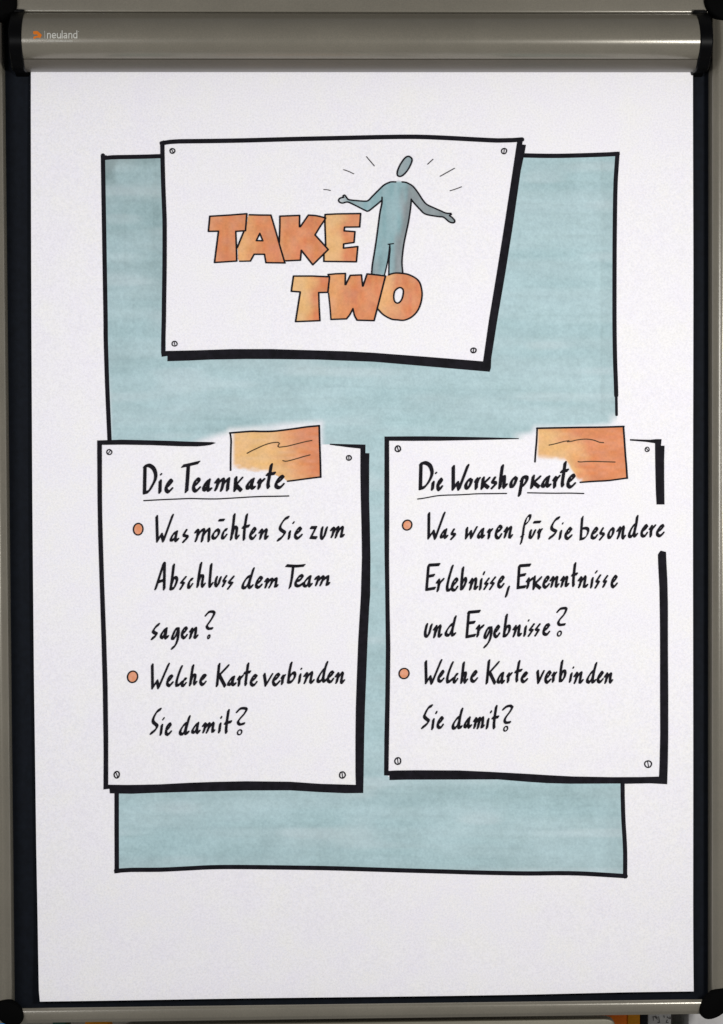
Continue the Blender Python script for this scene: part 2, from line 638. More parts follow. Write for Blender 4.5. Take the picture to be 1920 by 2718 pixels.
for a, c in zip(rim, rim[1:] + rim[:1]):
    faces.append((a, c, c + K, a + K))
sheet = mesh_obj("paper_sheet", front + bk, faces, None, m_paper)
for p_ in sheet.data.polygons:
    p_.use_smooth = True
sheet.data.set_sharp_from_angle(angle=math.radians(40))
tag(sheet, "white flip chart sheet with a hand drawn blue and orange TAKE TWO poster", "paper sheet")

# ---------------------------------------------------------------- washes (marker fill as a fine patch of paint)
def inside(poly, X, Y):
    r = np.zeros(X.shape, bool)
    n = len(poly)
    for i in range(n):
        x1, y1 = poly[i]
        x2, y2 = poly[(i + 1) % n]
        if y1 == y2:
            continue
        c = ((y1 > Y) != (y2 > Y)) & (X < (x2 - x1) * (Y - y1) / (y2 - y1) + x1)
        r ^= c
    return r

def sstep(a, b, x):
    t = np.clip((x - a) / (b - a), 0, 1)
    return t * t * (3 - 2 * t)

def vnoise(X, Y, sx, sy, seed):
    rs = np.random.RandomState(seed)
    g = rs.rand(64, 64)
    x, y = X / sx, Y / sy
    xi, yi = np.floor(x).astype(int), np.floor(y).astype(int)
    fx, fy = x - xi, y - yi
    fx, fy = fx * fx * (3 - 2 * fx), fy * fy * (3 - 2 * fy)
    G = lambda a, b: g[a % 64, b % 64]
    return (G(xi, yi) * (1 - fx) + G(xi + 1, yi) * fx) * (1 - fy) + (G(xi, yi + 1) * (1 - fx) + G(xi + 1, yi + 1) * fx) * fy

def paint(name, solids, holes, cell, density, tone, mat_, parent, lift=0.0003):
    xs = [p[0] for q in solids for p in q]
    ysv = [p[1] for q in solids for p in q]
    x0, y0 = min(xs), min(ysv)
    nx, ny = int((max(xs) - x0) / cell) + 1, int((max(ysv) - y0) / cell) + 1
    CXg, CYg = np.meshgrid(x0 + (np.arange(nx) + .5) * cell, y0 + (np.arange(ny) + .5) * cell)
    keep = np.zeros(CXg.shape, bool)
    for q in solids:
        keep |= inside(q, CXg, CYg)
    for q in holes:
        keep &= ~inside(q, CXg, CYg)
    D = density(CXg, CYg)
    keep &= D > 0.004
    jj, ii = np.nonzero(keep)
    VX, VY = np.meshgrid(x0 + np.arange(nx + 1) * cell, y0 + np.arange(ny + 1) * cell)
    idx = -np.ones(VX.shape, int)
    use = np.zeros(VX.shape, bool)
    for a, c in ((0, 0), (0, 1), (1, 0), (1, 1)):
        use[jj + a, ii + c] = True
    idx[use] = np.arange(use.sum())
    px, py = VX[use], VY[use]
    co = [surf(a, c, lift) for a, c in zip(px, py)]
    fcs = np.stack([idx[jj, ii], idx[jj + 1, ii], idx[jj + 1, ii + 1], idx[jj, ii + 1]], 1)
    o = mesh_obj(name, co, fcs.tolist(), parent, mat_)
    me = o.data
    for nm, fn in (("pigment", density), ("tone", tone)):
        at_ = me.attributes.new(nm, 'FLOAT', 'POINT')
        at_.data.foreach_set("value", np.ascontiguousarray(np.clip(fn(px, py), 0, 1), dtype=np.float32))
    return o

def S(ox, oy, txt, s=3.995):
    return [(ox + x / s, oy + y / s) for x, y in P(txt)]

one = lambda X, Y: np.ones_like(X)

# blue panel behind the cards
panel_poly = [(274, 418), (277, 600), (281.5, 850), (282, 950), (286.5, 1050), (291.5, 1175), (300, 1300), (310, 2080), (311, 2307), (420, 2307),
              (590, 2301), (770, 2302), (1059, 2309), (1167, 2312), (1400, 2317), (1537, 2317.5), (1659, 2325), (1659, 2263), (1654.6, 2175), (1652.4, 2070),
              (1640, 1175), (1637, 1104), (1635, 1025), (1632.5, 950), (1631, 850), (1632, 600), (1633.5, 515), (1639, 410), (1560, 412), (1485, 414),
              (1385, 412), (430, 415)]
title_hole = [(432, 378), (434, 495), (438, 600), (436, 850), (440, 940), (655, 935), (842, 938), (1000, 945), (1290, 970), (1310, 850), (1350, 600), (1385, 375)]
left_hole = [(264, 1172), (450, 1175), (560, 1178), (590, 1184), (780, 1184), (880, 1181), (964, 1187), (969, 1300), (972, 1580), (960, 1750), (956, 1900), (955, 2093), (840, 2090),
             (600, 2088), (290, 2094), (276, 1900), (266, 1425)]
right_hole = [(1027, 1163), (1219, 1164), (1377, 1165), (1500, 1168), (1760, 1172), (1762, 2064), (1560, 2066), (1320, 2058), (1200, 2055), (1032, 2060), (1026, 1900), (1029, 1586), (1027, 1379)]

def rect_dist(X, Y, x0, y0, x1, y1):
    dx = np.maximum(np.maximum(x0 - X, X - x1), 0)
    dy = np.maximum(np.maximum(y0 - Y, Y - y1), 0)
    return np.hypot(dx, dy)

def blue_density(X, Y):
    wob = 7 * (vnoise(X, Y, 42, 26, 3) - .5)
    d = np.ones_like(X, dtype=float)
    up = Y < 1300
    # bare margin round the two notes; the wash runs out towards the gaps in the frames
    d *= sstep(-8, 19, rect_dist(X, Y, 612, 1144 - 0.075 * (X - 612), 850, 1275) + wob)
    d *= 0.45 + 0.55 * sstep(0, 16, rect_dist(X, Y, 1422, 1138, 1664, 1270) + wob)
    edge_ = 1140 + np.clip(612 - X, 0, 200) * 0.25
    d *= 1 - sstep(-6, 20, Y - edge_ + wob) * sstep(490, 540, X) * (X < 640) * up
    edge_ = 1150 - np.clip(X - 1400, 0, 300) * 0.10
    d *= 1 - sstep(-14, 10, Y - edge_ + wob) * sstep(1350, 1400, X) * up
    d *= 1 - sstep(1608, 1636, X + wob) * sstep(1092, 1120, Y + wob) * up
    d *= 1 - 0.75 * (1 - sstep(283, 300, X - 0.02 * (Y - 1000))) * sstep(950, 1150, Y) * (1 - sstep(1150, 1180, Y))
    d *= 0.90 + 0.10 * vnoise(X, Y, 210, 26, 11) - 0.10 * sstep(0.62, 0.9, vnoise(X, Y, 160, 34, 5))
    return np.clip(d, 0, 1)

def blue_tone(X, Y):
    t = 0.16 * vnoise(X, Y, 120, 60, 21) + 0.10 * vnoise(X, Y, 300, 14, 8)
    up = 1 - sstep(520, 1150, Y)
    t += 0.30 * up * (1 - sstep(380, 560, X))                                    # doubled strokes on the left column
    t += 0.70 * (1 - sstep(300, 322, X + 10 * vnoise(X, Y, 30, 30, 2))) * (1 - sstep(440, 520, Y)) * sstep(340, 420, Y)
    t += 0.30 * (1 - sstep(424, 452, Y)) * (1 - sstep(380, 440, X))
    t += 0.22 * sstep(385, 425, X) * (1 - sstep(425, 445, X)) * (1 - sstep(560, 900, Y))
    t += 0.16 * sstep(1588, 1600, X) * (1 - sstep(1636, 1646, X)) * (Y < 1150)
    t += 0.10 * (1 - sstep(960, 1010, Y)) * sstep(930, 950, Y)
    t += 0.16 * (1 - sstep(2105, 2150, Y)) * sstep(2080, 2090, Y)
    t += 0.14 * sstep(1600, 1625, X) * (Y > 2000)
    t += 0.10 * sstep(2250, 2300, Y)
    # separate pen strokes: a thin darker seam where neighbouring strokes overlap
    wv = 14 * vnoise(X, Y, 150, 40, 51) + 5 * vnoise(X, Y, 40, 20, 52)
    fy = np.mod(Y + wv, 27.0) / 27.0
    row = np.exp(-((fy - 0.5) / 0.10) ** 2) * sstep(0.25, 0.75, vnoise(X, Y, 90, 27, 53))
    wv = 12 * vnoise(X, Y, 40, 160, 54)
    fx = np.mod(X + wv, 27.0) / 27.0
    colm = np.exp(-((fx - 0.5) / 0.10) ** 2) * sstep(0.25, 0.75, vnoise(X, Y, 27, 90, 55))
    side = ((X < 432) & (Y < 930)) | (Y > 1180) & (Y < 2040) | ((X > 1585) & (Y < 1100))
    t += 0.11 * np.where(side, colm, row)
    t += 0.16 * (vnoise(X, Y, 16, 11, 56) - 0.5) + 0.12 * (vnoise(X, Y, 7, 7, 57) - 0.5)
    return np.clip(t, 0, 1)

NOTE_A = S(590, 1110, "84,157 320,139 560,137 760,112 1033,80 1047,625 690,668 92,552")
NOTE_B = S(1400, 1110, "101,107 560,98 1020,88 1060,635 560,680 80,462")
panel = paint("blue_panel", [panel_poly], [title_hole, left_hole, right_hole, NOTE_A, NOTE_B], 4.5, blue_density, blue_tone, m_blue, sheet)
panel["label"] = "pale blue marker wash behind the drawn cards"
ik = Ink(0, 0, 1)
ik.line("274,413 275,480 277,600 279,720 281.2,850 281.4,890 283,950 284.6,1000 286.5,1050 291.8,1170", 11.8, step=20)
ik.line("274,420.2 298,417.8 340,417 390,416 428,414.6", 11.6, step=20)
ik.poly("268,413.9 284,412.2 280.5,424 268.8,428")
ik.build("panel_outline", m_ink, panel, 0.00045)
ik = Ink(0, 0, 1)
ik.line("1388,412.6 1430,413.6 1485,413.9 1560,412 1610,410.2 1640,408.6", 12, step=20)
ik.line("1639.2,408 1637,440 1634.4,480 1633.3,515 1632,600 1631.2,700 1631,850 1632.4,950 1634.8,1018 1635.6,1050", 11.6, step=20)
ik.line("1635.6,1040 1636.2,1075 1636.6,1101", 7.6, step=20)
ik.poly("1385,406.5 1385,418.5 1392,418.6 1392,406.6").poly("1640,403 1645.4,402.8 1644,412 1636,413 1630,402.9")
ik.build("panel_outline", m_ink, panel, 0.00045)
ik = Ink(0, 0, 1)
ik.line("310.5,2098 310.6,2200 311,2311", 12.2, step=20)
ik.line("309,2310.5 350,2307.8 425,2307.4 500,2304 560,2301 640,2300.6 771,2302.2 880,2304 1059,2309 1167,2311.8 1280,2315 1400,2317.2 1480,2316.6 1537,2317.6 1600,2321 1661,2325", 11.8, step=20)
ik.line("1652.3,2072 1652.6,2110 1654.6,2175 1657.4,2220 1659.3,2263 1659.2,2326", 11.6, step=20)
ik.poly("304.5,2305 304.5,2317.3 318,2316 317,2303").poly("1653,2318.5 1664,2322 1664,2330.8 1650,2330")
ik.build("panel_outline", m_ink, panel, 0.00045)

# ---------------------------------------------------------------- drawn cards
ik = Ink(0, 0, 1)
ik.line("431.6,384 432,420 434,495 436.6,560 437.6,600 437.4,700 436,800 435.4,850 434.2,900 434,938", 11.8, step=20)
ik.line("430,380.5 452,377 475,375.6 560,374.6 650,373 780,369.5 917,366.5 1010,364.4 1105,363.6 1180,366.2 1260,370.4 1322,373.2 1360,372.4 1386,370.6", 12.2, step=20)
ik.poly("425.9,376.3 436,372.6 436,392 426,392")
ik.poly("1372.6,378.8 1355,495 1338.9,600 1318,730 1298,850 1282,962 1285,984.5 1299.6,987 1303,977 1303.8,952.6 1320,850 1342,722 1361.4,600 1370,540 1382.7,452.6 1392.7,406 1396.4,384.6 1386.4,383.8 1388.6,365.6 1376,366.4")
ik.poly("428,934 442,931.6 520,930 616,926.7 720,926.6 842,930.2 920,932.6 992,936.5 1130,947 1286,959.6 1304,956 1299.6,987 1200,978.5 1080,968 992,960.5 900,957 842,954.6 740,953.4 655,953 560,954.6 500,957.4 445,959 445,945 430,947.2")
title = ik.build("title_card", m_ink, sheet)
title["label"] = "drawn title card frame with thick black shadow"

ik = Ink(0, 0, 1)
ik.poly("259,1169 290,1168 325,1167 390,1168.4 450,1170 500,1172 565,1173.4 574,1175.6 560,1181 544,1183.4 525,1185 480,1184.6 400,1181.6 325,1180.4 271.4,1181 271.6,1240 271.8,1310 272.4,1370 273.8,1425 277.5,1550 283,1700 286.4,1820 288,1953 288,2082 337,2082.6 380,2082 425,2081 500,2077 570,2074.6 655,2073 771,2074.4 850,2080 945,2082.6 944,2054 944,1960 945,1877 948,1790 951.4,1700 956.7,1610 958.4,1580 961.2,1480 960.6,1430 959.8,1390 958,1320 957,1255 957.2,1190.8 925,1187.4 900,1184 876,1180.8 876,1177.6 925,1179 970.4,1180 970.2,1202.6 980.8,1203 980.2,1235 980.2,1330 982,1390 983.7,1480 983,1580 980.5,1610 976,1700 972.6,1790 969.2,1877 967,1960 965.6,2054 964.4,2104.4 917,2105 847,2102 771,2097.4 655,2097.6 540,2100.2 425,2103.2 350,2106.2 292.5,2105 291.5,2093 275.5,2094.8 276,2000 275.5,1953 273.6,1820 270.5,1700 266,1560 261.7,1425 260,1330 259,1200")
team = ik.build("left_card", m_ink, sheet)
team["label"] = "drawn card headed Die Teamkarte"

ik = Ink(0, 0, 1)
ik.poly("1020.8,1158.6 1120,1158 1219,1159.2 1300,1161 1377,1163 1377,1165.4 1270,1168 1167,1170 1090,1170.4 1033,1170 1033.4,1270 1033.5,1379 1033,1480 1034,1586 1036.4,1720 1035,1850 1032.6,1980 1031.6,2045.6 1050,2044.4 1105,2043.6 1219,2044 1300,2047.6 1400,2053 1457,2056.6 1520,2060 1625,2062 1700,2061.8 1749.2,2060.6 1750.6,2030 1752.4,1950 1752,1850 1752.2,1720 1751.8,1640 1750.6,1560 1747.4,1500 1746.6,1472 1752,1463.6 1754.6,1461.4 1768,1464.8 1769,1490 1771.6,1540 1773,1600 1773,1720 1773.8,1850 1773.6,1960 1772.4,2030 1770.8,2081 1725,2078.6 1660,2079.8 1646,2079 1512,2079.4 1450,2077.6 1400,2074.2 1322,2067.8 1219,2068.2 1130,2068.6 1080,2068.8 1034.2,2070 1034.2,2058 1019.7,2057.6 1019.8,2040 1020.6,1960 1023,1850 1024.6,1720 1023,1586 1021.2,1480 1020.4,1379 1020.6,1270")
ik.crop(1400, 1110).poly("1088,221 1200,226 1300,228 1360,222 1422,222 1416,291 1454,291 1450,420 1450,600 1452,760 1454,915 1370,915 1362,760 1356,500 1353,266 1250,251 1088,238")
work = ik.build("right_card", m_ink, sheet)
work["label"] = "drawn card headed Die Workshopkarte with a gap in its right edge"

def screw(ox, oy, cx, cy, rx, ry, parent, tilt=0.0, w=10.5, sl=-0.35):
    k = Ink(ox, oy)
    pts = []
    for i in range(14):
        a = 2 * math.pi * i / 14
        x, y = (rx - w / 2) * math.cos(a), (ry - w / 2) * math.sin(a)
        x *= 1 + 0.05 * math.sin(3 * a + cx)
        pts.append((cx + x * math.cos(tilt) - y * math.sin(tilt), cy + x * math.sin(tilt) + y * math.cos(tilt)))
    k.nib(cr(pts, 9, True), pen(w * 0.62))
    k.nib([(cx + (ry - w) * sl, cy - (ry - w) * .8), (cx - (ry - w) * sl, cy + (ry - w) * .8)], pen(w * .44))
    k.build("drawn_screw", m_ink, parent, 0.0007)

screw(250, 340, 832, 244, 31, 31, title)
screw(1260, 340, 313, 245, 32, 35, title, 0.5, 10, 0.1)
screw(250, 850, 855, 249, 32, 31, title, 0, 9.5, -0.1)
screw(1250, 850, 27, 321, 34, 31, title, -0.3, 11, 0.1)
screw(250, 850, 164, 1398, 32, 32, team, -0.3, 10, 0.5)
screw(800, 1130, 505, 341, 31, 31, team, 0.2, 10.5, 0.0)
screw(250, 2000, 243, 222, 33, 41, team, 0.1, 11, -0.3)
screw(830, 2000, 316, 226, 36, 40, team, 0.2, 11, -0.1)
screw(800, 1130, 1024, 244, 34, 37, work, 0.1, 11.5, -0.25)
screw(1400, 1110, 1270, 331, 26, 29, work, 0.1, 9, -0.6)
screw(830, 2000, 904, 77, 37, 42, work, 0.2, 11, -0.1)
screw(1400, 1950, 1279, 310, 42, 41, work, 0.1, 11, -0.15)

# ---------------------------------------------------------------- TAKE TWO
tk = (540, 540)
LET = [
    ("540,540|70,137 270,125 462,110 448,290 345,297 352,480 355,612 120,627 162,295 55,297", None),
    ("540,540|478,122 600,125 718,125 770,300 865,630 665,630 650,540 540,540 500,612 372,608 364,470 436,298 452,290", "540,540|600,318 563,395 632,397"),
    ("540,540|812,135 1022,128 1020,250 1030,250 1115,125 1200,130 1295,155 1185,335 1325,490 1162,652 1040,498 1030,603 870,610 806,425", None),
    ("850,390|55,718 180,712 430,708 420,850 260,852 255,892 370,900 360,1015 250,1030 248,1075 400,1058 385,1220 40,1215 40,1130 80,1090 60,1045", None),
    ("730,690|198,172 400,172 580,180 562,345 465,347 470,500 478,645 220,655 270,340 175,333", None),
    ("730,690|572,158 650,148 748,145 745,265 752,265 800,165 918,160 930,278 935,278 978,150 1080,160 1170,172 1120,380 1050,645 870,640 845,590 828,515 760,625 595,632 570,360 586,190", None),
    ("730,690|1205,160 1290,140 1380,148 1480,185 1540,250 1562,350 1540,480 1490,570 1420,620 1360,640 1240,628 1150,580 1085,515 1120,400 1180,175", "730,690|1320,295 1355,310 1362,350 1345,420 1310,458 1275,448 1260,400 1272,330"),
]
def parse(t):
    o, p = t.split('|')
    ox, oy = P(o)[0]
    return S(ox, oy, p)
ltr = []
for a, h_ in LET:
    ltr.append((parse(a), parse(h_) if h_ else None))
# how much yellow base colour shows in each letter, left to right
yel = [(0.25, 0.0), (0.60, 0.22), (0.22, 0.0), (0.80, 0.36), (0.85, 0.40), (0.42, 0.12), (0.62, 0.26)]
def letter_tone(i):
    q = ltr[i][0]
    x0, x1 = min(p[0] for p in q), max(p[0] for p in q)
    y0, y1 = min(p[1] for p in q), max(p[1] for p in q)
    am, wd = yel[i]
    def fn(X, Y):
        u = (X - x0) / (x1 - x0)
        v = (Y - y0) / (y1 - y0)
        n_ = vnoise(X + 300 * i, Y, 24, 34, 40 + i)
        base = 1 - am * (1 - sstep(wd - 0.15, wd + 0.35, u + 0.35 * (n_ - .5)))
        return np.clip(base * (0.80 + 0.20 * vnoise(X, Y, 9, 22, 60 + i)), 0, 1)
    return fn
words = []
for wi, (ids, lab) in enumerate((((0, 1, 2, 3), "orange block lettering reading TAKE"), ((4, 5, 6), "orange block lettering reading TWO"))):
    tones = [letter_tone(i) for i in ids]
    def tone_fn(X, Y, ids=ids, tones=tones):
        r_ = np.ones_like(X, dtype=float)
        for i, t_ in zip(ids, tones):
            k = inside(ltr[i][0], X, Y)
            r_ = np.where(k, t_(X, Y), r_)
        return r_
    def dens(X, Y):
        return 0.92 + 0.08 * vnoise(X, Y, 20, 20, 77)
    o = paint("lettering", [ltr[i][0] for i in ids], [ltr[i][1] for i in ids if ltr[i][1]], 1.6, dens, tone_fn, m_orange, sheet)
    o["label"] = lab
    words.append(o)
pw = 13.5
ik = Ink(540, 540)
ik.line("70,137 270,125 462,110 448,290 345,297 352,480 355,612 120,627 162,295 55,297", pw, True, False)
ik.line("490,121 600,124 718,125", pw).line("718,125 770,300 812,450 865,630", pw).line("868,632 665,629 650,540 540,540 500,612", pw, False, False)
ik.line("500,612 440,613 387,614", 12).line("430,300 395,385 363,466", pw)
ik.line("600,318 563,395 632,397", 13, True, False)
ik.line("806,415 812,260 813,136", pw).line("813,136 1022,128 1020,248 1030,248 1115,125", pw, False, False)
ik.line("1115,125 1200,132 1298,155", pw).line("1298,160 1240,245 1185,335 1325,490 1162,652 1040,498 1030,603 868,610", pw, False, False)
ik.crop(850, 390)
ik.line("55,718 180,712 430,708 420,850 260,852 255,892 370,900 360,1015 250,1030 248,1075 400,1058 385,1220 40,1215", pw, False, False)
ik.line("54,718 52,800 60,1045", pw).line("41,1130 41,1215", pw)
ik.build("outline", m_ink, words[0], 0.0007)
ik = Ink(730, 690)
ik.line("198,172 400,172 580,180 562,345 465,347 470,500 478,645 220,655 270,340 175,333", pw, True, False)
ik.line("572,172 565,156 650,148 748,145 745,262 752,262 800,165 918,160 930,278 935,278 978,150", pw, False, False)
ik.line("978,150 1080,160 1174,172", pw).line("1172,172 1120,380 1052,645", pw).line("1050,645 870,640", pw)
ik.line("872,640 845,590 828,517", pw).line("828,517 795,580 760,625", pw).line("760,626 595,632", pw).line("595,632 585,500 570,358", 12)
ik.line("1206,160 1240,148 1290,140 1380,148 1430,162 1480,187 1520,220 1545,268 1560,350 1555,420 1540,480 1515,535 1480,580 1430,618 1365,641 1300,637 1235,628 1150,582 1086,516", pw)
ik.line("1320,295 1355,310 1362,350 1345,420 1310,458 1275,448 1260,400 1272,330", 13, True)
ik.build("outline", m_ink, words[1], 0.0007)

# ---------------------------------------------------------------- drawn figure
body = S(850, 390, "800,373 740,375 680,405 620,460 560,520 510,570 470,577 400,572 310,562 285,545 262,518 245,522 250,535 225,540 200,555 205,585 240,597 290,585 350,610 420,645 510,680 580,630 640,580 655,570 635,700 615,850 595,1000 575,1130 555,1250 547,1345 682,1358 700,1280 722,1180 740,1060 732,1200 728,1352 875,1340 868,1230 875,1130 890,1020 915,900 940,780 960,640 967,560 1000,600 1060,665 1120,715 1250,740 1310,748 1370,795 1415,808 1428,785 1400,750 1372,728 1390,720 1385,708 1330,702 1280,680 1200,645 1130,610 1085,560 1040,490 985,420 930,385 872,373 835,350")
headp = S(850, 390, "945,103 972,125 970,165 930,245 880,300 845,315 820,300 822,255 850,190 890,130 920,105")
def fig_tone(X, Y):
    u = (X - 850) * 3.995
    v = (Y - 390) * 3.995
    t = sstep(820, 950, u + 0.16 * (v - 600) + 60 * (vnoise(X, Y, 14, 40, 91) - .5))
    t = np.maximum(t, 0.75 * (v < 330))
    t = np.maximum(t, 0.65 * (1 - sstep(300, 480, u)))
    t = np.maximum(t, 0.55 * sstep(1130, 1330, v + 60 * vnoise(X, Y, 16, 16, 4)) * (1 - sstep(600, 720, u)))
    return np.clip(t + 0.35 * (vnoise(X, Y, 9, 36, 31) - .5), 0, 1)
def fig_den(X, Y):
    v = (Y - 390) * 3.995
    u = (X - 850) * 3.995
    d = sstep(345, 385, v) + (v < 330)
    d = np.clip(d, 0, 1) * (0.86 + 0.14 * vnoise(X, Y, 10, 50, 15))
    return d * (1 - 0.45 * (1 - sstep(210, 300, u)))
fig = paint("drawn_figure", [body, headp], [], 1.7, fig_den, fig_tone, m_figure, sheet)
fig["label"] = "drawn blue grey figure with open arms"
ik = Ink(850, 390)
fw = 12.5
ik.line("802,373 770,372 740,376 680,405 620,460 560,520 510,570 470,577 400,572 310,562 288,548 272,524 258,512 243,524 250,536 225,540 203,552 196,568 208,588 240,597 290,586 350,610 420,645 480,675 512,681 580,630 640,580 656,564", fw)
ik.line("657,535 655,600 635,700 615,850 595,1000 575,1130 555,1250 547,1342", fw)
ik.line("870,373 900,376 930,386 985,420 1040,490 1085,560 1130,610 1200,645 1280,680 1330,702 1386,708", fw)
ik.line("1386,706 1391,718 1372,729 1400,750 1428,785 1415,806 1370,796 1310,748 1250,740 1120,715 1060,665 1000,600 966,560", fw)
ik.line("967,556 960,640 940,780 915,900 890,1020 875,1130 868,1230 876,1332", fw)
ik.line("722,1034 778,1027", 10).line("739,1040 741,1100 732,1200 728,1355", 11).line("739,1040 722,1180 702,1280 683,1357", 10).poly("733,1040 746,1040 741,1140 736,1200 722,1205")
ik.line("945,103 972,125 970,165 930,245 880,300 845,315 820,300 822,255 850,190 890,130 920,105", 13, True)
ik.build("outline", m_ink, fig, 0.0007)
for q in ("492,105 532,152 575,203", "250,243 300,260 357,287", "40,453 78,456 110,464", "1140,185 1197,133", "1273,313 1425,228", "1378,467 1440,447 1500,424"):
    Ink(850, 390).line(q, 7.5).build("ray_line", m_pencil, fig, 0.0007)

# ---------------------------------------------------------------- orange notes
note1 = S(590, 1110, "90,160 300,142 560,135 760,112 1030,82 1047,625 880,640 690,668 660,640 560,600 420,580 250,560 92,545")
def n1_den(X, Y):
    u, v = (X - 590) * 3.995, (Y - 1110) * 3.995
    lim = 535 + 0.14 * (u - 100) + 90 * sstep(470, 640, u) + 40 * (vnoise(X, Y, 12, 9, 71) - .5)
    d = 1 - sstep(lim - 60, lim + 10, v)
    d = np.maximum(d, sstep(650, 720, u))
    return d * sstep(90, 150, u) * (0.9 + 0.1 * vnoise(X, Y, 25, 8, 72))
def n1_tone(X, Y):
    u, v = (X - 590) * 3.995, (Y - 1110) * 3.995
    t = sstep(420, 960, u - 0.35 * (v - 250) + 130 * (vnoise(X, Y, 28, 16, 73) - .5))
    return np.clip(0.10 + 0.85 * t + 0.10 * (vnoise(X, Y, 30, 10, 74) - .5), 0, 1)
nA = paint("orange_note", [note1], [], 2.2, n1_den, n1_tone, m_orange, sheet)
nA["label"] = "drawn orange note fading to yellow on the left card"
ik = Ink(590, 1110)
ik.line("82,157 190,148 320,139 430,141 560,137 760,112 900,92 1031,80", 15).line("86,160 96,230 94,330 92,430 91,552", 14)
ik.line("1030,80 1034,250 1041,450 1045,625", 15).line("1046,623 940,636 800,655 696,668", 14).poly("1018,70 1036,72 1038,90 1024,92")
ik.build("outline", m_ink, nA, 0.0007)
for q in ("265,372 310,348 380,315 440,288 500,268 550,258 596,257 608,268 598,284 592,298 604,307 640,304 700,295 830,262 890,248 952,236", "645,450 665,455 690,455 780,432 860,408 932,389"):
    Ink(590, 1110).line(q, 9).build("scribble_line", m_brown, nA, 0.0007)

note2 = S(1400, 1110, "105,112 400,104 1018,92 1045,500 1058,635 850,660 560,678 500,620 430,520 260,450 92,440")
def n2_den(X, Y):
    u, v = (X - 1400) * 3.995, (Y - 1110) * 3.995
    lim = 425 + 0.10 * (u - 100) + 210 * sstep(380, 560, u) + 30 * (vnoise(X, Y, 12, 9, 81) - .5)
    d = 1 - sstep(lim - 60, lim + 10, v)
    d = np.maximum(d, sstep(540, 600, u))
    return d * sstep(84, 130, u) * (0.92 + 0.08 * vnoise(X, Y, 25, 8, 82))
def n2_tone(X, Y):
    u, v = (X - 1400) * 3.995, (Y - 1110) * 3.995
    t = sstep(150, 640, u - 0.9 * (v - 190) + 160 * (vnoise(X, Y, 28, 16, 83) - .5) + 260 * sstep(600, 800, u) + 240 * sstep(380, 520, v) * sstep(420, 560, u))
    return np.clip(0.16 + 0.74 * t + 0.10 * (vnoise(X, Y, 30, 10, 84) - .5), 0, 1)
nB = paint("orange_note", [note2], [], 2.2, n2_den, n2_tone, m_orange, sheet)
nB["label"] = "drawn darker orange note on the right card"
ik = Ink(1400, 1110)
ik.line("100,107 300,103 560,98 800,95 1022,88", 15).line("103,107 98,230 88,350 80,462", 14)
ik.line("1018,88 1026,200 1040,400 1049,500 1058,636", 15).line("1060,634 960,648 850,662 700,670 562,680", 14)
ik.build("outline", m_ink, nB, 0.0007)
for q in ("230,285 280,275 330,262 390,246 440,238", "425,250 470,244 520,232 570,225 620,222 660,225 700,232 740,246 768,256 808,260", "538,460 560,464 620,460 700,458 800,461 930,465"):
    Ink(1400, 1110).line(q, 9).build("scribble_line", m_brown, nB, 0.0007)

